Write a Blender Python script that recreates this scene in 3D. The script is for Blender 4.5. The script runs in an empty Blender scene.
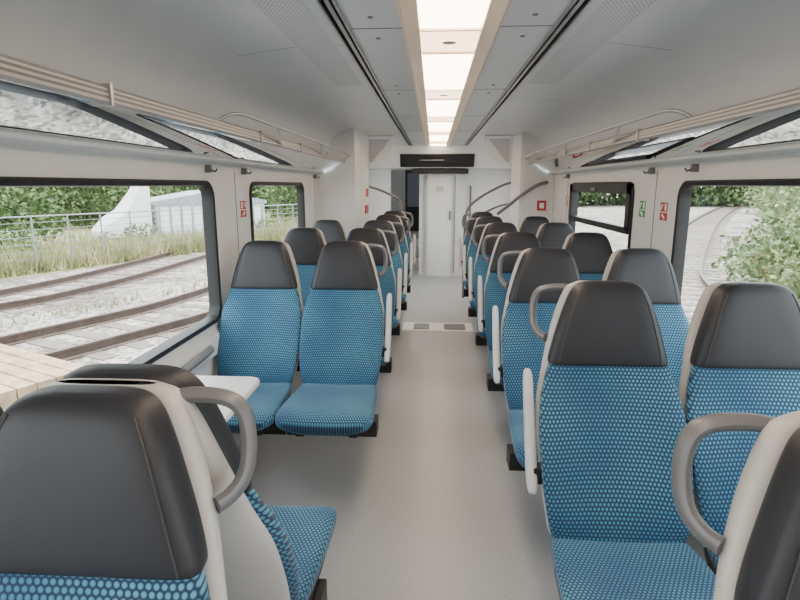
import bpy, math, random
import numpy as np
from mathutils import Vector
random.seed(3); rng=np.random.default_rng(5)
scene=bpy.context.scene
# ---------------------------------------------------------------- materials
def new_mat(name):
    m=bpy.data.materials.new(name); m.use_nodes=True
    nt=m.node_tree; b=nt.nodes['Principled BSDF']; return m,nt,b
def plain(name,col,rough=0.5,metal=0.0,noise=0.03,nscale=6,bump=0.0,bscale=300):
    m,nt,b=new_mat(name)
    tc=nt.nodes.new('ShaderNodeTexCoord'); n=nt.nodes.new('ShaderNodeTexNoise'); n.inputs['Scale'].default_value=nscale
    nt.links.new(tc.outputs['Object'],n.inputs['Vector'])
    r=nt.nodes.new('ShaderNodeValToRGB')
    r.color_ramp.elements[0].position=.3; r.color_ramp.elements[1].position=.7
    r.color_ramp.elements[0].color=(*[max(0,c*(1-noise)) for c in col],1)
    r.color_ramp.elements[1].color=(*[min(1,c*(1+noise)) for c in col],1)
    nt.links.new(n.outputs['Fac'],r.inputs['Fac']); nt.links.new(r.outputs['Color'],b.inputs['Base Color'])
    b.inputs['Roughness'].default_value=rough; b.inputs['Metallic'].default_value=metal
    if bump:
        n2=nt.nodes.new('ShaderNodeTexNoise'); n2.inputs['Scale'].default_value=bscale
        nt.links.new(tc.outputs['Object'],n2.inputs['Vector'])
        bp=nt.nodes.new('ShaderNodeBump'); bp.inputs['Strength'].default_value=bump; bp.inputs['Distance'].default_value=.002
        nt.links.new(n2.outputs['Fac'],bp.inputs['Height']); nt.links.new(bp.outputs['Normal'],b.inputs['Normal'])
    return m
def hexdist(nt,vec,scale):
    N=nt.nodes; L=nt.links
    s=N.new('ShaderNodeVectorMath'); s.operation='SCALE'; s.inputs['Scale'].default_value=scale; L.new(vec,s.inputs[0])
    def wrap(v):
        w=N.new('ShaderNodeVectorMath'); w.operation='WRAP'; L.new(v,w.inputs[0])
        w.inputs[1].default_value=(.5,.866,.5); w.inputs[2].default_value=(-.5,-.866,-.5)
        ml=N.new('ShaderNodeVectorMath'); ml.operation='MULTIPLY'; L.new(w.outputs[0],ml.inputs[0]); ml.inputs[1].default_value=(1,1,0)
        l=N.new('ShaderNodeVectorMath'); l.operation='LENGTH'; L.new(ml.outputs[0],l.inputs[0]); return l.outputs['Value']
    a=wrap(s.outputs[0])
    o=N.new('ShaderNodeVectorMath'); o.operation='ADD'; L.new(s.outputs[0],o.inputs[0]); o.inputs[1].default_value=(.5,.866,0)
    b=wrap(o.outputs[0])
    m=N.new('ShaderNodeMath'); m.operation='MINIMUM'; L.new(a,m.inputs[0]); L.new(b,m.inputs[1]); return m.outputs[0]
def fabric():
    m,nt,b=new_mat('fabric_hex_blue'); N=nt.nodes; L=nt.links
    uv=N.new('ShaderNodeUVMap'); uv.uv_map='UVMap'
    d=hexdist(nt,uv.outputs[0],80)
    r=N.new('ShaderNodeValToRGB'); e=r.color_ramp.elements; e[0].position=.24; e[0].color=(1,1,1,1); e[1].position=.43; e[1].color=(0,0,0,1); L.new(d,r.inputs['Fac'])
    n=N.new('ShaderNodeTexNoise'); n.inputs['Scale'].default_value=3.2; L.new(uv.outputs[0],n.inputs['Vector'])
    r2=N.new('ShaderNodeValToRGB'); e=r2.color_ramp.elements; e[0].position=.35; e[0].color=(.035,.165,.31,1); e[1].position=.65; e[1].color=(.08,.29,.42,1); L.new(n.outputs['Fac'],r2.inputs['Fac'])
    mx=N.new('ShaderNodeMix'); mx.data_type='RGBA'; L.new(r.outputs['Color'],mx.inputs['Factor']); mx.inputs[6].default_value=(.007,.026,.066,1); L.new(r2.outputs['Color'],mx.inputs[7])
    L.new(mx.outputs[2],b.inputs['Base Color']); b.inputs['Roughness'].default_value=.85
    b.inputs['Sheen Weight'].default_value=.12
    bp=N.new('ShaderNodeBump'); bp.inputs['Strength'].default_value=.25; bp.inputs['Distance'].default_value=.001; L.new(r.outputs['Color'],bp.inputs['Height']); L.new(bp.outputs['Normal'],b.inputs['Normal'])
    return m
def emis(name,col,st):
    m,nt,b=new_mat(name); b.inputs['Base Color'].default_value=(*col,1); b.inputs['Emission Color'].default_value=(*col,1); b.inputs['Emission Strength'].default_value=st; return m
def ramp_noise(name,cols,scale,rough=.9,detail=8,bump=.0,bdist=.03):
    m,nt,b=new_mat(name); N=nt.nodes;L=nt.links
    tc=N.new('ShaderNodeTexCoord'); n=N.new('ShaderNodeTexNoise'); n.inputs['Scale'].default_value=scale; n.inputs['Detail'].default_value=detail; n.inputs['Roughness'].default_value=.65
    L.new(tc.outputs['Object'],n.inputs['Vector']); r=N.new('ShaderNodeValToRGB')
    el=r.color_ramp.elements
    el[0].position=.3; el[0].color=(*cols[0],1); el[1].position=.7; el[1].color=(*cols[-1],1)
    for i,c in enumerate(cols[1:-1]):
        q=el.new(.3+.4*(i+1)/(len(cols)-1)); q.color=(*c,1)
    L.new(n.outputs['Fac'],r.inputs['Fac']); L.new(r.outputs['Color'],b.inputs['Base Color']); b.inputs['Roughness'].default_value=rough
    if bump:
        bp=N.new('ShaderNodeBump'); bp.inputs['Strength'].default_value=bump; bp.inputs['Distance'].default_value=bdist
        L.new(n.outputs['Fac'],bp.inputs['Height']); L.new(bp.outputs['Normal'],b.inputs['Normal'])
    return m
M={}
M['fabric']=fabric()
M['leather']=plain('headrest_leather',(.018,.018,.023),.47,bump=.25,bscale=500)
M['seam']=plain('headrest_piping',(.035,.034,.036),.5)
M['shell']=plain('seat_shell_grey',(.50,.49,.475),.4)
M['handle']=plain('handle_grey',(.15,.15,.162),.35)
M['arm']=plain('armrest_grey',(.58,.59,.60),.4)
M['dark']=plain('dark_plastic',(.012,.012,.014),.5)
M['white']=plain('wall_laminate',(.72,.725,.725),.38,noise=.02)
M['white2']=plain('cabinet_laminate',(.80,.805,.81),.3,noise=.02)
M['ceil']=plain('ceiling_laminate',(.69,.71,.735),.33,noise=.02)
M['metal']=plain('brushed_aluminium',(.50,.50,.51),.3,metal=.9)
M['beige']=plain('rack_lip_beige',(.44,.42,.40),.35,metal=.3)
M['mirror']=plain('polished_panel',(.74,.77,.78),.02,metal=1.0)
M['table']=plain('table_white',(.80,.80,.80),.3)
M['red']=plain('sign_red',(.45,.02,.03),.4)
M['green']=plain('sign_green',(.02,.30,.10),.4)
M['signw']=plain('sign_white',(.85,.85,.85),.4)
M['lampbeige']=plain('lamp_housing',(.86,.68,.52),.3)
M['light']=emis('lamp_diffuser',(1.0,.82,.62),13.0)
M['light2']=emis('lamp_diffuser_dim',(1.0,.70,.45),5.0)
def perf():
    m,nt,b=new_mat('perforated_panel'); N=nt.nodes;L=nt.links
    tc=N.new('ShaderNodeTexCoord'); d=hexdist(nt,tc.outputs['Object'],62)
    r=N.new('ShaderNodeValToRGB'); e=r.color_ramp.elements; e[0].position=.20;e[0].color=(.25,.25,.26,1);e[1].position=.30;e[1].color=(.68,.70,.725,1)
    L.new(d,r.inputs['Fac']);L.new(r.outputs['Color'],b.inputs['Base Color']);b.inputs['Roughness'].default_value=.4;return m
M['perf']=perf()
def floor_mat():
    m,nt,b=new_mat('floor_speckle'); N=nt.nodes;L=nt.links
    tc=N.new('ShaderNodeTexCoord'); n=N.new('ShaderNodeTexNoise'); n.inputs['Scale'].default_value=190; n.inputs['Detail'].default_value=3
    L.new(tc.outputs['Object'],n.inputs['Vector']); r=N.new('ShaderNodeValToRGB'); e=r.color_ramp.elements
    e[0].position=.36;e[0].color=(.275,.28,.29,1);e[1].position=.60;e[1].color=(.44,.445,.455,1)
    L.new(n.outputs['Fac'],r.inputs['Fac']);L.new(r.outputs['Color'],b.inputs['Base Color']);b.inputs['Roughness'].default_value=.34;return m
M['floor']=floor_mat()
def glass_mat():
    m=bpy.data.materials.new('window_glass'); m.use_nodes=True; nt=m.node_tree; nt.nodes.clear()
    o=nt.nodes.new('ShaderNodeOutputMaterial'); t=nt.nodes.new('ShaderNodeBsdfTransparent'); t.inputs[0].default_value=(.93,.96,.95,1)
    g=nt.nodes.new('ShaderNodeBsdfGlossy'); g.inputs['Roughness'].default_value=.01; mx=nt.nodes.new('ShaderNodeMixShader'); mx.inputs[0].default_value=.06
    nt.links.new(t.outputs[0],mx.inputs[1]);nt.links.new(g.outputs[0],mx.inputs[2]);nt.links.new(mx.outputs[0],o.inputs[0]);return m
M['glass']=glass_mat()
def gravel_mat():
    m,nt,b=new_mat('ballast_gravel'); N=nt.nodes;L=nt.links
    tc=N.new('ShaderNodeTexCoord'); v=N.new('ShaderNodeTexVoronoi'); v.inputs['Scale'].default_value=14; L.new(tc.outputs['Object'],v.inputs['Vector'])
    r=N.new('ShaderNodeValToRGB'); e=r.color_ramp.elements; e[0].position=0;e[0].color=(.075,.068,.062,1);e[1].position=1;e[1].color=(.40,.375,.35,1)
    sp=N.new('ShaderNodeSeparateColor'); L.new(v.outputs['Color'],sp.inputs[0]); L.new(sp.outputs[0],r.inputs['Fac'])
    n=N.new('ShaderNodeTexNoise'); n.inputs['Scale'].default_value=.7; n.inputs['Detail'].default_value=6; L.new(tc.outputs['Object'],n.inputs['Vector'])
    r2=N.new('ShaderNodeValToRGB'); e=r2.color_ramp.elements; e[0].position=.35;e[0].color=(.5,.46,.42,1);e[1].position=.6;e[1].color=(1.2,1.18,1.15,1); L.new(n.outputs['Fac'],r2.inputs['Fac'])
    mx=N.new('ShaderNodeMix'); mx.data_type='RGBA'; mx.blend_type='MULTIPLY'; mx.inputs['Factor'].default_value=1; L.new(r.outputs['Color'],mx.inputs[6]); L.new(r2.outputs['Color'],mx.inputs[7])
    L.new(mx.outputs[2],b.inputs['Base Color']); b.inputs['Roughness'].default_value=.9
    bp=N.new('ShaderNodeBump'); bp.inputs['Strength'].default_value=.7; bp.inputs['Distance'].default_value=.03; L.new(v.outputs['Distance'],bp.inputs['Height']); L.new(bp.outputs['Normal'],b.inputs['Normal']); return m
M['gravel']=gravel_mat()
M['rail']=plain('rusty_rail',(.075,.048,.038),.5,noise=.2)
M['sleeper']=plain('sleeper_concrete',(.16,.135,.115),.8,noise=.15)
M['foliage']=ramp_noise('leaf_green',[(.015,.035,.012),(.06,.11,.03),(.20,.26,.10)],1.6,detail=6)
M['foliage2']=ramp_noise('leaf_light',[(.05,.09,.035),(.15,.21,.085),(.36,.39,.22)],1.8,detail=6)
M['grass']=ramp_noise('dry_grass',[(.11,.14,.045),(.29,.28,.13),(.55,.48,.31)],1.2)
M['grassg']=ramp_noise('grass_ground',[(.08,.10,.04),(.22,.23,.11),(.38,.34,.22)],2)
M['tarp']=plain('white_tarp',(.80,.81,.83),.6)
M['shedgrey']=plain('shed_grey',(.28,.31,.35),.6)
M['post']=plain('galvanised_post',(.22,.23,.24),.6)
M['wood']=plain('crossing_wood',(.34,.24,.14),.7,noise=.3,nscale=5)

# ---------------------------------------------------------------- mesh builder
class B:
    def __init__(s): s.v=[];s.f=[];s.m=[];s.uv=[];s.mats=[]
    def mi(s,k):
        if k not in s.mats: s.mats.append(k)
        return s.mats.index(k)
    def add(s,vs,fs,mat,uvs=None):
        o=len(s.v); s.v+= [tuple(p) for p in vs]; s.uv+= list(uvs) if uvs else [(p[0],p[1]) for p in vs]
        k=s.mi(mat)
        for f in fs: s.f.append(tuple(i+o for i in f)); s.m.append(k)
    def box(s,x0,x1,y0,y1,z0,z1,mat):
        vs=[(x,y,z) for x in(x0,x1) for y in(y0,y1) for z in(z0,z1)]
        s.add(vs,[(0,1,3,2),(4,6,7,5),(0,4,5,1),(2,3,7,6),(0,2,6,4),(1,5,7,3)],mat)
    def rbox(s,x0,x1,y0,y1,z0,z1,r,mat,n=4,rc=None):
        rings=[]
        for (zz,ins) in((z0,r*.7),(z0+r*.3,r*.2),(z0+r,0),(z1-r,0),(z1-r*.3,r*.2),(z1,r*.7)):
            rings.append([(x,y,zz) for x,y in rrect(x0+ins,x1-ins,y0+ins,y1-ins,rc or r,n)])
        s.loft(rings,mat)
    def loft(s,rings,mat,uvf=None,cap=True):
        n=len(rings[0]); vs=[p for r in rings for p in r]; fs=[]
        for i in range(len(rings)-1):
            for j in range(n):
                a=i*n+j;b=i*n+(j+1)%n; fs.append((a,b,b+n,a+n))
        if cap: fs.append(tuple(reversed(range(n)))); fs.append(tuple(range((len(rings)-1)*n,len(rings)*n)))
        s.add(vs,fs,mat,[uvf(p) for p in vs] if uvf else None)
    def tube(s,pts,r,mat,n=10,smooth=0,flat=(1,1)):
        P=[Vector(p) for p in pts]
        for _ in range(smooth):
            Q=[P[0]]
            for a,b in zip(P[:-1],P[1:]): Q+= [a*.75+b*.25,a*.25+b*.75]
            Q.append(P[-1]); P=Q
        rings=[]; up=None
        for i,p in enumerate(P):
            t=(P[min(i+1,len(P)-1)]-P[max(i-1,0)]).normalized()
            if up is None:
                up=Vector((0,1,0)) if abs(t.y)<.8 else Vector((0,0,1))
            a=(up-t*up.dot(t)).normalized(); b=t.cross(a); up=a
            rings.append([tuple(p+a*(r*flat[0]*math.cos(2*math.pi*k/n))+b*(r*flat[1]*math.sin(2*math.pi*k/n))) for k in range(n)])
        s.loft(rings,mat)
    def extr(s,prof,y0,y1,mat,mirror=1):
        vs=[(mirror*x,y,z) for y in(y0,y1) for x,z in prof]; n=len(prof)
        s.add(vs,[(i,i+1,i+1+n,i+n) for i in range(n-1)],mat)
    def mesh(s,name,smooth=True):
        me=bpy.data.meshes.new(name); me.from_pydata(s.v,[],s.f)
        for k in s.mats: me.materials.append(M[k])
        me.polygons.foreach_set('material_index',s.m)
        uvl=me.uv_layers.new(name='UVMap'); li=np.zeros(len(me.loops),dtype=np.int32); me.loops.foreach_get('vertex_index',li)
        uvl.data.foreach_set('uv',np.array(s.uv,dtype=np.float32)[li].ravel())
        me.update()
        if smooth:
            me.polygons.foreach_set('use_smooth',[True]*len(me.polygons))
            try: me.set_sharp_from_angle(angle=math.radians(38))
            except Exception: pass
        return me
    def obj(s,name,smooth=True,bevel=0,loc=(0,0,0)):
        o=bpy.data.objects.new(name,s.mesh(name,smooth)); scene.collection.objects.link(o); o.location=loc
        if bevel:
            b=o.modifiers.new('bevel','BEVEL'); b.width=bevel; b.segments=2; b.limit_method='ANGLE'
        return o
def rrect(x0,x1,y0,y1,r,n=5):
    pts=[]
    for cx,cy,a0 in((x1-r,y1-r,0),(x0+r,y1-r,90),(x0+r,y0+r,180),(x1-r,y0+r,270)):
        for k in range(n+1):
            a=math.radians(a0+90*k/n); pts.append((cx+r*math.cos(a),cy+r*math.sin(a)))
    return pts
def catm(tab,n):
    T=np.array(tab,float); out=[]
    for i in range(len(T)-1):
        p0=T[max(i-1,0)];p1=T[i];p2=T[i+1];p3=T[min(i+2,len(T)-1)]
        for k in range(n):
            t=k/n; out.append(.5*((2*p1)+(-p0+p2)*t+(2*p0-5*p1+4*p2-p3)*t*t+(-p0+3*p1-3*p2+p3)*t**3))
    out.append(T[-1]); return out
def sup(a,e):
    c=math.cos(a);s_=math.sin(a)
    return math.copysign(abs(c)**(2/e),c),math.copysign(abs(s_)**(2/e),s_)

# ---------------------------------------------------------------- seat
def seat_mesh(side,aisle,handle=True,wallext=0.0,arm=True):
    """seat facing -Y, headrest top near y=0. side=+1: aisle is toward +x ; -1: toward -x"""
    b=B(); NR=36
    pad=[(.44,.200,-.362,.034,.0),(.50,.216,-.342,.036,.02),(.60,.229,-.290,.038,.035),(.72,.233,-.226,.038,.035),(.82,.227,-.172,.036,.028),(.90,.206,-.137,.033,.016),(.945,.190,-.122,.026,.008)]
    def rings(tab,e,n=4):
        R=[]
        for z,w,yf,t,bk in catm(tab,n):
            R.append([ (w*sup(2*math.pi*k/NR,e)[0], yf+t+t*sup(2*math.pi*k/NR,e)[1]-bk*abs(sup(2*math.pi*k/NR,e)[0])**2.5, z) for k in range(NR)])
        return R
    b.loft(rings(pad,3.2),'fabric',lambda p:(p[0]+.3,p[2]*1.05-p[1]*.25))
    head=[(.938,.184,-.122,.030,.008),(.946,.193,-.130,.044,.010),(1.0,.180,-.126,.052,.012),(1.08,.157,-.114,.052,.012),(1.14,.136,-.102,.050,.010),(1.18,.116,-.089,.044,.006),(1.200,.090,-.073,.032,.003),(1.207,.050,-.058,.016,0)]
    b.loft(rings(head,3.8),'leather')
    for sg in(-1,1):
        P=[]
        for z,w,yf,t,bk in catm(head[1:6],3): P.append((sg*.86*w,yf+.19*t-.69*bk-.0005,z))
        b.tube(P,.0022,'seam',n=6)
    shell=[(.36,.150,-.27,.026,.0),(.42,.196,-.280,.028,.012),(.50,.213,-.264,.027,.02),(.60,.226,-.216,.027,.028),(.72,.232,-.154,.027,.03),(.82,.229,-.106,.028,.03),(.90,.211,-.076,.029,.024),(.945,.201,-.064,.030,.018),(1.0,.188,-.050,.032,.014),(1.08,.165,-.034,.034,.012),(1.14,.144,-.024,.032,.010),(1.18,.122,-.014,.026,.006),(1.198,.085,-.004,.014,0)]
    b.loft(rings(shell,3.2,3),'shell')
    cu=[(-.33,.200,.425,.030),(-.39,.212,.424,.044),(-.50,.222,.423,.047),(-.65,.230,.428,.048),(-.75,.233,.430,.048),(-.80,.228,.426,.043),(-.83,.210,.418,.030),(-.838,.180,.412,.016)]
    R=[]
    for y,w,zc,t in catm(cu,3):
        R.append([(w*sup(2*math.pi*k/NR,3.4)[0], y, zc+t*sup(2*math.pi*k/NR,3.4)[1]+.018*abs(sup(2*math.pi*k/NR,3.4)[0])**3-.006) for k in range(NR)])
    b.loft(R,'fabric',lambda p:(p[0]+.3,p[1]))
    pan=[(-.26,.17,.375,.03),(-.40,.205,.375,.03),(-.70,.215,.382,.024),(-.80,.19,.388,.012)]
    R=[]
    for y,w,zc,t in catm(pan,3):
        R.append([(w*sup(2*math.pi*k/24,3.5)[0], y, zc+t*sup(2*math.pi*k/24,3.5)[1]) for k in range(24)])
    b.loft(R,'dark')
    xa,xb=-.230,.230
    if wallext: 
        if side>0: xa-=wallext
        else: xb+=wallext
    b.box(xa,xb,-.60,-.50,.27,.35,'dark'); b.box(-.15,-.11,-.74,-.33,.33,.37,'dark'); b.box(.11,.15,-.74,-.33,.33,.37,'dark')
    if wallext:
        xx=xa if side>0 else xb-.05
        b.box(xx,xx+.05,-.66,-.44,.0,.40,'dark')
    if aisle:
        s=side
        if handle:
            b.tube([(s*.080,.012,1.160),(s*.115,.034,1.172),(s*.185,.042,1.168),(s*.220,.042,1.148),(s*.229,.038,1.09),(s*.226,.020,1.035),(s*.208,-.008,1.010),(s*.190,-.03,1.004)],.0135,'handle',n=12,smooth=2,flat=(1.45,1.0))
        if arm:
            R=[]
            for z,yc,h,w in catm([(.565,-.275,.012,.010),(.575,-.270,.026,.015),(.62,-.245,.029,.017),(.75,-.172,.027,.017),(.87,-.110,.023,.016),(.905,-.093,.016,.012),(.912,-.089,.006,.006)],2):
                R.append([(s*.258+w*sup(2*math.pi*k/16,3.5)[0], yc+h*sup(2*math.pi*k/16,3.5)[1], z) for k in range(16)])
            b.loft(R,'arm')
            b.box(min(s*.222,s*.255),max(s*.222,s*.255),-.27,-.22,.59,.64,'dark')
    return b.mesh('train_seat')
SA={ -1:seat_mesh(1,True), 1:seat_mesh(-1,True)}
SW={ -1:seat_mesh(1,False,wallext=.012), 1:seat_mesh(-1,False,wallext=.04)}
SWn=seat_mesh(-1,False,wallext=.015)
SA_l=seat_mesh(1,True,arm=False)
SA_nh=seat_mesh(-1,False)
SWb=seat_mesh(-1,False,wallext=.012)
XA,XW,XWALL=.53,.99,1.28
def put(me,x,y,rot=0):
    o=bpy.data.objects.new('train_seat',me); scene.collection.objects.link(o); o.location=(x,y,0); o.rotation_euler=(0,0,rot)
put(SA[1],.555,.775); put(SWn,1.02,.775)
for y in (1.90,2.90,3.88,4.88,5.86): put(SA[1],XA-.008,y); put(SW[1],XW,y)
put(SA[1],XA,6.85)
for y in (3.20,4.18,5.14): put(SA[-1],-.563,y); put(SW[-1],-1.03,y)
for y in(6.10,7.05): put(SA[-1],-.55,y)
put(SA_l,-.60,.835); put(SW[-1],-1.035,.835)
put(SA_nh,-.60,.862,math.pi); put(SWb,-1.035,.862,math.pi)

# ---------------------------------------------------------------- room shell
Y0,Y1=-3.0,9.5
b=B(); b.box(-1.28,1.28,Y0,14,-.05,0,'floor'); b.obj('floor',False)
WZ0,WZ1=.765,1.54
WINS={-1:[(-2.3,.55),(.95,3.05),(3.68,5.22)],1:[(-2.3,.55),(.95,3.16),(3.86,5.58)]}
def wall(side,name):
    b=B(); X=side*XWALL
    def q(y0,y1,z0,z1): b.add([(X,y0,z0),(X,y1,z0),(X,y1,z1),(X,y0,z1)],[(0,1,2,3)],'white')
    q(Y0,6.9,0,.70)
    prev=Y0
    for (a,c) in WINS[side]:
        ca,cc=a-.05,c+.05
        q(prev,ca,.70,1.60); prev=cc
        hole=rrect(a,c,WZ0,WZ1,.09,6); n=len(hole); k=7
        cor=[(cc,1.60),(ca,1.60),(ca,.70),(cc,.70)]
        vs=[(X,y,z) for y,z in hole]+[(X,y,z) for y,z in cor]; fs=[]
        for j in range(4):
            for i in range(6): fs.append((j*k+i,j*k+i+1,n+j))
            fs.append((j*k+6,((j+1)*k)%n,n+(j+1)%4,n+j))
        b.add(vs,fs,'white')
    q(prev,6.9,.70,1.60)
    for y in (.75,3.42 if side<0 else 3.50,5.75): b.box(min(X,X-side*.0015),max(X,X-side*.0015),y-.004,y+.004,0,1.6,'handle')
    b.extr([(1.28,1.60),(1.275,1.635),(1.235,1.650),(1.215,1.655)],Y0,6.9,'white',side)
    for seg in ((6.9,7.2),(8.9,14)): b.add([(X,seg[0],0),(X,seg[1],0),(X,seg[1],2.13),(X,seg[0],2.13)],[(0,1,2,3)],'white')
    return b.obj(name)
wall(-1,'wall_left'); wall(1,'wall_right')
wi=0
for side in(-1,1):
    for (a,c) in WINS[side]:
        b=B(); wi+=1
        def ring(ins,x): return [(side*x,y,z) for y,z in rrect(a+ins,c-ins,WZ0+ins,WZ1-ins,.09-ins*.8,6)]
        b.loft([ring(-.004,1.284),ring(-.004,1.270),ring(.004,1.264),ring(.022,1.268),ring(.026,1.285),ring(.026,1.33),ring(-.01,1.33)],'dark',cap=False)
        g=[(side*1.315,y,z) for y,z in rrect(a+.02,c-.02,WZ0+.02,WZ1-.02,.07,6)]
        b.add(g,[tuple(range(len(g)))],'glass')
        if side==1 and a>3:
            xs=(1.255,1.318)
            b.box(xs[0],xs[1],a+.02,c-.02,1.19,1.235,'dark')
            b.box(xs[0],xs[1],a+.02,a+.09,1.22,1.53,'dark'); b.box(xs[0],xs[1],c-.12,c-.02,1.22,1.53,'dark'); b.box(xs[0],xs[1],a+.02,c-.02,1.46,1.53,'dark')
            b.box(1.24,1.26,(a+c)/2-.06,(a+c)/2+.06,1.475,1.50,'handle')
        b.obj('window_%d'%wi)
        L=bpy.data.lights.new('window_portal','AREA'); L.shape='RECTANGLE'; L.size=c-a; L.size_y=.78; L.cycles.is_portal=True
        o=bpy.data.objects.new('window_portal',L); scene.collection.objects.link(o); o.location=(side*1.34,(a+c)/2,1.14)
        o.rotation_euler=(math.radians(90),0,math.radians(-90 if side<0 else 90))
for i,side in enumerate((-1,1)):
    b=B(); X=side
    b.box(min(X*1.27,X*1.30),max(X*1.27,X*1.30),7.2,8.9,0,.85,'white2'); b.box(min(X*1.27,X*1.30),max(X*1.27,X*1.30),7.2,8.9,1.85,2.13,'white2')
    for a,c in((7.2,7.35),(7.95,8.15),(8.75,8.9)): b.box(min(X*1.27,X*1.30),max(X*1.27,X*1.30),a,c,.85,1.85,'white2')
    b.box(min(X*1.283,X*1.288),max(X*1.283,X*1.288),7.35,7.95,.85,1.85,'glass'); b.box(min(X*1.283,X*1.288),max(X*1.283,X*1.288),8.15,8.75,.85,1.85,'glass')
    b.obj('door_%d'%(i+1),False)
b=B()
for s in(-1,1):
    b.extr([(.185,2.125),(.402,2.125)],Y0,Y1,'ceil',s)
    b.extr([(.448,2.125),(.70,2.118),(.95,2.085),(1.08,2.02),(1.14,1.94),(1.17,1.80)],Y0,6.9,'ceil',s)
    b.extr([(.448,2.125),(1.28,2.125)],6.9,Y1,'ceil',s)
    b.extr([(.402,2.125),(.403,2.140),(.447,2.140),(.448,2.125)],Y0,Y1,'dark',s)
    for y in(1.25,2.6,4.2,5.6): b.add([(s*.46,y-.003,2.1235),(s*.46,y+.003,2.1235),(s*.70,y+.003,2.1165),(s*.70,y-.003,2.1165)],[(0,1,2,3)],'handle'); b.add([(s*.70,y-.003,2.1165),(s*.70,y+.003,2.1165),(s*.95,y+.003,2.083),(s*.95,y-.003,2.083)],[(0,1,2,3)],'handle')
    for y in(.9,2.35,3.8,5.2,6.6,8): b.box(min(s*.19,s*.394),max(s*.19,s*.394),y-.003,y+.003,2.1235,2.126,'handle')
    for y in(2.2,2.5,3.65,3.95): b.box(s*.30-.009,s*.30+.009,y-.009,y+.009,2.122,2.127,'handle')
b.extr([(-.185,2.125),(-.185,2.16),(.185,2.16),(.185,2.125)],Y0,Y1,'ceil')
b.add([(-1.28,Y1,2.125),(1.28,Y1,2.125),(1.28,14,2.125),(-1.28,14,2.125)],[(0,1,2,3)],'ceil')
b.obj('ceiling')
for s in(-1,1):
    b=B(); 
    for x in(.394,.447): b.box(min(s*x,s*(x+.009)),max(s*x,s*(x+.009)),Y0,Y1,2.114,2.128,'metal')
    b.box(min(s*.416,s*.432),max(s*.416,s*.432),Y0,Y1,2.118,2.139,'metal')
    b.obj('trim_%d'%(1 if s<0 else 2),False)
for s in(-1,1):
    b=B(); y0,y1=.4,3.6
    b.add([(s*.50,y0,2.1215),(s*.67,y0,2.117),(s*.67,y1,2.117),(s*.50,y1,2.1215)],[(0,1,2,3)],'perf'); b.obj('ceiling_vent_panel')
b=B()
for s in(-1,1): b.extr([(.19,2.118),(.178,2.108),(.124,2.124),(.119,2.15)],Y0,Y1,'lampbeige',s)
y=Y0; k=0
while y<Y1-.1:
    ln=1.05 if k%2==0 else .40
    e=min(y+ln,Y1-.05)
    b.add([(-.121,y+.01,2.132),(.121,y+.01,2.132),(.121,e-.01,2.132),(-.121,e-.01,2.132)],[(0,1,2,3)],'light' if k%2==0 else 'light2')
    b.box(-.121,.121,e-.008,e+.008,2.124,2.14,'lampbeige')
    if k%2==1:
        yc=(y+e)/2; c=[(.032*math.cos(t*math.pi/8),yc+.032*math.sin(t*math.pi/8),2.126) for t in range(16)]; b.add(c,[tuple(range(16))],'metal')
    y=e; k+=1
b.obj('ceiling_lamp')
# ---------------------------------------------------------------- racks
for s in(-1,1):
    yend=5.88 if s<0 else 6.38
    b=B()
    b.extr([(1.212,1.660),(1.12,1.705),(1.02,1.77)],Y0,yend,'mirror',s)
    b.tube([(s*1.212,Y0,1.656),(s*1.212,yend,1.656)],.010,'white2')
    b.extr([(1.025,1.772),(1.005,1.745),(.985,1.742),(.975,1.750),(.975,1.785),(.985,1.795),(1.01,1.792),(1.165,1.80)],Y0,yend,'beige',s)
    b.extr([(.9742,1.758),(.9742,1.765)],Y0,yend,'handle',s); b.extr([(.9742,1.772),(.9742,1.779)],Y0,yend,'handle',s)
    ys=2.45
    b.tube([(s*.985,ys-.02,1.79),(s*.95,ys,1.815),(s*.915,ys+.03,1.825),(s*.90,ys+.12,1.825),(s*.90,yend-.1,1.825),(s*.97,yend,1.79)],.0075,'metal',smooth=1)
    y=ys+.6
    while y<yend-.5:
        b.tube([(s*.90,y,1.825),(s*.975,y+.35,1.76)],.006,'metal'); y+=1.2
    for y in(1.6,3.0,3.9,4.9): b.box(min(s*.968,s*1.03),max(s*.968,s*1.03),y-.006,y+.006,1.74,1.80,'metal')
    b.obj('luggage_rack')
    for y in(2.98,3.55,5.7):
        h=B()
        h.box(min(s*1.245,s*1.279),max(s*1.245,s*1.279),y-.012,y+.012,1.585,1.625,'handle'); h.tube([(s*1.25,y,1.60),(s*1.225,y,1.59),(s*1.215,y,1.605)],.006,'handle'); h.obj('coat_hook')
for s,nm in((-1,'baseboard_left'),(1,'baseboard_right')):
    b=B(); b.extr([(1.28,.22),(1.22,.20),(1.20,.18),(1.20,0)],Y0,5.8,'shell',s); b.obj(nm)
    b=B(); b.extr([(1.278,.72),(1.255,.71),(1.25,.69),(1.25,.60),(1.278,.58)],Y0,5.8,'white2',s); b.obj('trim_%d'%(3 if s<0 else 4))
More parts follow.
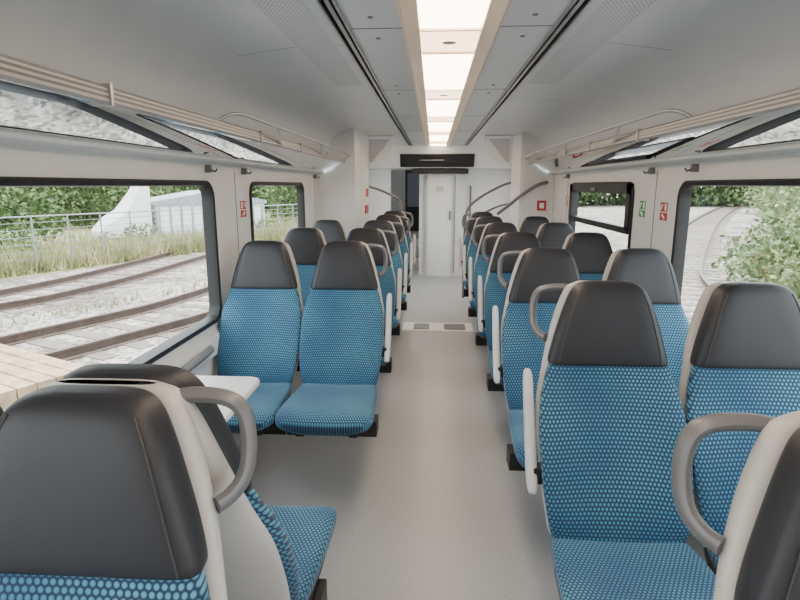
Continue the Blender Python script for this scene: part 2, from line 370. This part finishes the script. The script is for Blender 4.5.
# ---------------------------------------------------------------- vestibule cabinets
b=B(); b.box(-1.279,-.88,5.9,7.15,.001,2.124,'white2'); b.box(-.883,-.879,6.4,6.405,.1,2.0,'handle')
b.box(-.881,-.870,6.7,7.0,1.18,1.28,'red'); b.box(-.881,-.868,6.65,7.05,1.34,1.52,'signw'); b.box(-.869,-.866,6.72,6.98,1.38,1.48,'red'); b.obj('equipment_cabinet',False,.004)
b=B(); b.box(.90,1.279,6.4,7.15,.001,2.124,'white2'); b.box(.94,1.24,6.394,6.4,1.2,1.9,'white'); b.obj('equipment_cabinet',False,.004)
b=B(); b.box(1.10,1.20,6.385,6.393,1.24,1.35,'red'); b.box(1.125,1.175,6.38,6.386,1.265,1.325,'signw'); b.obj('fire_extinguisher_sign',False)
for s in(-1,1):
    b=B(); vs=[]
    for y,zt,zb,xi in((7.16,2.12,1.86,.56),(7.75,2.12,1.92,.62)):
        vs.append([(s*xi,y,zt),(s*1.05,y,zt),(s*1.05,y,zb-.10),(s*(xi+.22),y,zb-.10),(s*(xi+.02),y,zb+.08)])
    b.loft(vs,'white2'); b.add([(s*.61,7.155,2.08),(s*.84,7.155,1.80),(s*.87,7.155,1.80),(s*.87,7.155,2.08)],[(0,1,2,3)],'shell'); b.obj('information_monitor',False,.008)
b=B(); vs=[[(x,9.00,2.124),(x,9.20,1.79),(x,9.5,1.77),(x,9.5,2.124)] for x in(-1.27,1.27)]
b.loft(vs,'white2'); b.obj('wall_header',False)
b=B(); 
vs=[[(x,9.05,2.00),(x,9.175,1.80),(x,9.185,1.80),(x,9.07,2.00)] for x in(-.60,.58)]
b.loft(vs,'dark'); b.box(-.3,.1,9.08,9.10,1.90,1.915,'handle'); b.obj('destination_display',False)
b=B(); b.rbox(-.42,.50,9.22,9.46,1.70,1.769,.01,'dark'); b.obj('door_header_vent',False)
b=B(); pts=[]
for i in range(13):
    t=i/12; pts.append((-.30+.80*t, 9.5-.14*math.sin(math.pi*t)))
b2=[(x,y) for x,y in pts]+[(.50,11),(-.30,11)]
b.loft([[(x,y,z) for x,y in b2] for z in(0.001,1.70)],'white2')
bd=[(x,y-.008) for x,y in pts[1:10]]; b.loft([[(x,y,z) for x,y in bd]+[(x,y+.006,z) for x,y in reversed(bd)] for z in(.06,1.67)],'white2')
b.box(-.235,-.228,9.36,9.44,.06,1.67,'handle'); b.box(.290,.298,9.33,9.40,.06,1.67,'handle')
b.box(.20,.23,9.33,9.345,.95,1.10,'handle'); b.box(-.02,.10,9.335,9.35,1.42,1.50,'shell')
b.obj('toilet_cubicle')
b=B(); b.box(.50,1.279,9.5,9.56,.001,2.124,'white2'); b.obj('wall_end_right',False)
b=B(); b.box(-1.279,-.78,9.5,9.56,.001,2.124,'white2'); b.obj('wall_end_left',False)
b=B(); b.box(-1.279,1.279,13.9,13.99,0.001,2.124,'white'); b.obj('wall_far',False)
b=B(); b.box(-.75,-.35,13.85,13.895,.4,1.9,'dark'); b.box(-.70,-.40,13.84,13.85,1.0,1.8,'shedgrey'); b.obj('door_3',False)
b=B()
for i in range(2): b.box(-.775,-.305,10+.3*i,12,.2*i+.001,.2*(i+1),'shell')
b.obj('corridor_step',False)
b=B(); b.box(-1.279,1.279,Y0-.06,Y0,.001,2.124,'white'); b.obj('wall_rear',False)
L=bpy.data.lights.new('vestibule_lamp','POINT'); L.energy=14; L.shadow_soft_size=.1; o=bpy.data.objects.new('vestibule_lamp',L); o.location=(-.55,11.2,1.9); scene.collection.objects.link(o)
def rail(pts,r=.017,mat='handle'):
    b=B(); b.tube(pts,r,mat,n=12,smooth=2); b.obj('handrail')
rail([(1.20,6.38,1.55),(1.10,6.34,1.53),(.92,6.33,1.42),(.76,6.36,1.28),(.68,6.5,1.20)],.019)
rail([(.89,7.1,1.55),(.80,7.2,1.52),(.56,7.4,1.38),(.38,7.5,1.22),(.36,7.5,1.0),(.36,7.5,.005)])
rail([(.89,7.0,1.30),(.72,7.2,1.25),(.50,7.35,1.10),(.40,7.4,1.0)],.014)
rail([(-.87,7.1,1.50),(-.75,7.3,1.46),(-.56,7.5,1.36),(-.46,7.5,1.26),(-.46,7.5,.005)])
rail([(.55,9.49,1.5),(.55,9.43,1.48),(.55,9.43,1.0),(.55,9.49,.98)])
b=B(); b.box(-.38,.38,5.72,6.08,0.0,.004,'white2')
for x0,x1 in((-.26,-.09),(.07,.30)):
    b.box(x0,x1,5.78,6.02,.004,.006,'dark')
    for i in range(7):
        yy=5.80+i*.034; b.box(x0,x1,yy,yy+.013,.006,.009,'metal')
b.obj('floor_grille',False)
b=B(); b.rbox(-1.275,-.76,1.68,2.15,.715,.745,.012,'table',rc=.04); b.box(-1.278,-1.0,1.87,1.97,.60,.715,'dark'); b.box(-1.278,-1.24,1.83,2.01,.50,.712,'dark'); b.obj('folding_table')
for s,y in((-1,2.62),(1,1.5),(1,2.5),(-1,3.75)):
    b=B(); b.tube([(s*1.252,y+.18,.66),(s*1.225,y+.12,.665),(s*1.22,y-.16,.665),(s*1.252,y-.24,.64)],.018,'handle',smooth=2,flat=(1,1.4)); b.obj('side_armrest')
def sign(x,y,z,col,s):
    b=B(); xx=lambda d:(min(s*(x-d),s*x),max(s*(x-d),s*x))
    b.box(*xx(.002),y-.056,y+.056,z-.055,z+.055,'signw')
    b.box(*xx(.003),y-.052,y+.052,z-.002,z+.052,col); b.box(*xx(.003),y-.052,y+.052,z-.052,z-.008,col)
    b.box(*xx(.004),y-.035,y-.010,z+.005,z+.045,'signw'); b.tube([(s*(x-.004),y+.015,z+.04),(s*(x-.004),y+.035,z+.01)],.006,'signw'); b.tube([(s*(x-.004),y-.02,z-.042),(s*(x-.004),y+.015,z-.02)],.006,'signw')
    b.obj('safety_sign',False)
sign(1.28,3.69,1.37,'green',1); sign(1.28,3.35,1.37,'red',1); sign(1.28,5.75,1.37,'red',1); sign(1.28,3.54,1.37,'red',-1)

# ---------------------------------------------------------------- outdoors
GZ=-.9
b=B(); b.add([(-120,-80,GZ),(120,-80,GZ),(120,150,GZ),(-120,150,GZ)],[(0,1,2,3)],'gravel'); b.obj('ground',False)
def offset(pts,d):
    out=[]
    for i,p in enumerate(pts):
        a=Vector(pts[max(i-1,0)]);c=Vector(pts[min(i+1,len(pts)-1)]); t=(c-a).normalized(); out.append((p[0]-t.y*d,p[1]+t.x*d))
    return out
def dense(pts):
    T=catm([(p[0],p[1]) for p in pts],12); return [(float(a),float(c)) for a,c in T]
def track(pts,name):
    P=dense(pts); b=B()
    for d in(-.7525,.7525):
        O=offset(P,d)
        R=[]
        for i,p in enumerate(O):
            a=Vector(O[max(i-1,0)]);c=Vector(O[min(i+1,len(O)-1)]); t=(c-a).normalized(); nx,ny=-t.y,t.x
            R.append([(p[0]+nx*w,p[1]+ny*w,GZ+h) for w,h in((-.07,0),(-.07,.02),(-.015,.04),(-.015,.12),(-.036,.13),(-.036,.165),(.036,.165),(.036,.13),(.015,.12),(.015,.04),(.07,.02),(.07,0))])
        b.loft(R,'rail')
    acc=0
    for p,q in zip(P[:-1],P[1:]):
        p=Vector(p);q=Vector(q);l=(q-p).length;t=(q-p)/l;n=Vector((-t.y,t.x))
        while acc<l:
            c=p+t*acc; vs=[]
            for z in(GZ-.05,GZ+.012):
                for sa,sb in((-1,-1),(1,-1),(1,1),(-1,1)): w=c+n*(1.25*sa)+t*(.13*sb); vs.append((w.x,w.y,z))
            if c.y<70: b.add(vs,[(3,2,1,0),(4,5,6,7),(0,1,5,4),(1,2,6,5),(2,3,7,6),(3,0,4,7)],'sleeper')
            acc+=.62
        acc-=l
    b.obj(name)
LT=[(-14.5,-12),(-9.8,-.5),(-5.8,7.75),(-4.6,11),(-4.2,16),(-4.2,30),(-4.2,80)]
track(LT,'railway_track'); track(offset(LT,4.2),'railway_track')
track([(3.9,-20),(4.0,-5),(4.3,5),(5.4,12.5),(8.6,20),(19,40),(32,63)],'railway_track')
b=B()
d=Vector((.44,.9)).normalized(); n=Vector((-d.y,d.x)); P0=Vector((-6.3,6.3))
for k in range(15):
    c=P0-d*2.2+d*(.22*k); vs=[]
    for z in(GZ,GZ+.17):
        for sa,sb in((-1,-1),(1,-1),(1,1),(-1,1)): w=c+n*(1.7*sa)+d*(.10*sb); vs.append((w.x,w.y,z))
    b.add(vs,[(3,2,1,0),(4,5,6,7),(0,1,5,4),(1,2,6,5),(2,3,7,6),(3,0,4,7)],'wood')
b.obj('track_crossing_boards',False)
def foliage(name,centers,mat,per,leaf=.09):
    V=[];F=[];o=0
    for (x,y,z,rx,rz) in centers:
        k=int(per*rx*rz); u=rng.normal(size=(k,3)); u/=np.linalg.norm(u,axis=1)[:,None]
        lump=1+.22*np.sin(u[:,0]*5+x)*np.cos(u[:,1]*6+y)+.15*np.sin(u[:,2]*9+x*2)
        rad=rng.uniform(.72,1.04,k)*lump
        c=np.stack([x+u[:,0]*rx*rad,y+u[:,1]*rx*rad,z+u[:,2]*rz*rad],1)
        c=c[c[:,2]>GZ]; k=len(c)
        a=rng.normal(size=(k,3));a/=np.linalg.norm(a,axis=1)[:,None]; bb=np.cross(a,rng.normal(size=(k,3)));bb/=np.linalg.norm(bb,axis=1)[:,None]
        sz=rng.uniform(.6,1.4,k)[:,None]*leaf
        q=np.stack([c-a*sz,c-bb*sz*.6,c+a*sz,c+bb*sz*.6],1).reshape(-1,3)
        V.append(q); F.append(np.arange(k*4).reshape(-1,4)+o); o+=k*4
    V=np.concatenate(V);F=np.concatenate(F)
    me=bpy.data.meshes.new(name);me.from_pydata(V.tolist(),[],F.tolist());me.materials.append(M[mat]);o=bpy.data.objects.new(name,me);scene.collection.objects.link(o)
def grass(name,n,fn,h=.5,mat='grass'):
    xy=np.array([fn() for _ in range(n)]); ang=rng.uniform(0,6.28,n); hh=rng.uniform(.4,1.2,n)*h; w=rng.uniform(.012,.03,n); ln=rng.normal(0,.25,(n,2))*h
    dx=np.cos(ang)*w; dy=np.sin(ang)*w
    A=np.stack([xy[:,0]-dx,xy[:,1]-dy,np.full(n,GZ)],1);Bb=np.stack([xy[:,0]+dx,xy[:,1]+dy,np.full(n,GZ)],1);C=np.stack([xy[:,0]+ln[:,0],xy[:,1]+ln[:,1],GZ+hh],1)
    V=np.stack([A,Bb,C],1).reshape(-1,3); F=np.arange(n*3).reshape(-1,3)
    me=bpy.data.meshes.new(name);me.from_pydata(V.tolist(),[],F.tolist());me.materials.append(M[mat]);o=bpy.data.objects.new(name,me);scene.collection.objects.link(o)
d=Vector((.44,.9)).normalized(); n=Vector((-d.y,d.x)); P0=Vector((-5.8,7.75))
def L_(a,p): v=P0+d*a+n*p; return (v.x,v.y)
b=B(); q=[L_(-40,7.4),L_(60,7.4),L_(60,60),L_(-40,60)]; b.add([(x,y,GZ+.01) for x,y in q],[(0,1,2,3)],'grassg'); b.obj('grass_verge',False)
grass('tall_grass',24000,lambda:L_(rng.uniform(-12,30),7.6+rng.exponential(2.4)),.7)
grass('tall_grass',700,lambda:L_(rng.uniform(-12,16),2.1+rng.normal()*.25),.2)
cs=[]
for i in range(56):
    a=rng.uniform(-16,45); p=rng.uniform(13,24); 
    if 7<a<24 and p<21: continue
    x,y=L_(a,p); r=rng.uniform(1.3,2.6); cs.append((x,y,GZ+r*.7,r,r*rng.uniform(.7,1.1)))
foliage('bushes',cs,'foliage',420,.12)
cs=[]
for i in range(60):
    a=-20+i*1.6; x,y=L_(a,rng.uniform(27,34)); r=rng.uniform(3,4.5); cs.append((x,y,GZ+r*.9,r,r*1.2))
foliage('trees',cs,'foliage',130,.22)
cs=[]
for i in range(16):
    a=rng.uniform(-10,22); x,y=L_(a,rng.uniform(8.8,12)); r=rng.uniform(.4,.9); cs.append((x,y,GZ+r*.5,r,r*.8))
foliage('shrubs',cs,'foliage2',1500,.06)
cx,cy=L_(15,13.5)
ux,uy=.80,.60
def S(u,v,z): return (cx+ux*u-uy*v,cy+uy*u+ux*v,z)
def sbox(b,u0,u1,v0,v1,z0,z1,mat):
    b.loft([[S(u,v0,z) for u,z in((u0,z0),(u1,z0),(u1,z1),(u0,z1))],[S(u,v1,z) for u,z in((u0,z0),(u1,z0),(u1,z1),(u0,z1))]],mat)
b=B(); sbox(b,-2.5,2.5,-1.5,2.5,GZ,.62,'tarp')
for i in range(11): sbox(b,-2.45+i*.48,-2.35+i*.48,-1.53,-1.5,GZ+.1,.55,'shedgrey')
b.loft([[S(u,-1.6,z) for u,z in((-2.6,.62),(2.6,.62),(2.6,.80),(0,1.25),(-2.6,.80))],[S(u,2.6,z) for u,z in((-2.6,.62),(2.6,.62),(2.6,.80),(0,1.25),(-2.6,.80))]],'shedgrey')
b.obj('storage_container',False)
b=B(); R=[]
for i in range(9):
    t=i/8; R.append([S(-2.7-2.2*t,v,GZ+ (2.9-2.6*t**.7)+.12*math.sin(v*4+i)) for v in (-1.4,-.7,0,.7,1.4,2.0)]+[S(-2.7-2.2*t,v,GZ) for v in(2.0,-1.4)])
b.loft(R,'tarp'); b.obj('draped_tarpaulin')
b=B()
for i in range(27):
    x,y=L_(-6+i,7.9); b.tube([(x,y,GZ),(x,y,GZ+1.6)],.024,'post',n=6)
for z in(.4,.6,.8,1.0,1.2,1.4,1.57):
    x,y=L_(-6,7.9);x2,y2=L_(20,7.9); b.tube([(x,y,GZ+z),(x2,y2,GZ+z)],.009 if z<1.5 else .02,'post',n=5)
b.obj('wire_fence')
cs=[]
for x,y,r in((7.0,5,1.3),(7.1,7.0,1.3),(7.6,8.9,1.35),(8.3,11.0,1.4),(9.2,13.0,1.5),(10.6,15.6,1.6),(12.5,19.0,1.8),(15.5,24,2.1),(20,31,2.6),(25,39,3),(31,49,3.6),(10.5,9,2.6),(12.5,13,2.8),(15,17,3.0),(18,22,3.4),(24,29,4),(6.9,10.2,.7),(7.0,12.2,.65),(8.0,14.6,.7)):
    cs.append((x,y,GZ+r*.8,r,r*1.15))
foliage('bushes',cs,'foliage2',700,.075)
cs=[]
for i in range(44):
    x=-50+i*2.8; y=rng.uniform(66,76); r=rng.uniform(3.5,5); cs.append((x,y,GZ+r*.7,r,r))
for i in range(12):
    x=27+i*3.0; y=14+i*4; r=4.5; cs.append((x,y,GZ+r*.9,r,r))
foliage('trees',cs,'foliage',100,.35)
grass('tall_grass',9000,lambda:(6.0+abs(rng.normal())*.9+max(0,(yy:=rng.uniform(0,18))-8)*.36,yy),.6)
# ---------------------------------------------------------------- light
w=bpy.data.worlds.new('sky'); scene.world=w; w.use_nodes=True; nt=w.node_tree; bg=nt.nodes['Background']
sky=nt.nodes.new('ShaderNodeTexSky'); sky.sky_type='HOSEK_WILKIE'; sky.turbidity=8; sky.ground_albedo=.4; sky.sun_direction=Vector((-.4,.5,.75)).normalized()
mx=nt.nodes.new('ShaderNodeMix'); mx.data_type='RGBA'; mx.inputs['Factor'].default_value=.8; nt.links.new(sky.outputs[0],mx.inputs[6]); mx.inputs[7].default_value=(.90,.96,1.0,1)
nt.links.new(mx.outputs[2],bg.inputs['Color']); bg.inputs['Strength'].default_value=8.3
L=bpy.data.lights.new('sun','SUN'); L.energy=11; L.angle=math.radians(8); L.color=(1,.95,.88); o=bpy.data.objects.new('sun',L); o.rotation_euler=Vector((-.25,-.5,-.95)).to_track_quat('-Z','Y').to_euler(); scene.collection.objects.link(o)
# ---------------------------------------------------------------- camera
cam=bpy.data.cameras.new('camera'); cam.sensor_width=36; cam.lens=36*555/800; cam.clip_start=.02; cam.clip_end=500
o=bpy.data.objects.new('camera',cam); o.location=(-.06,0,1.52); o.rotation_euler=(math.radians(90-11.7),0,math.radians(3.4)); scene.collection.objects.link(o); scene.camera=o
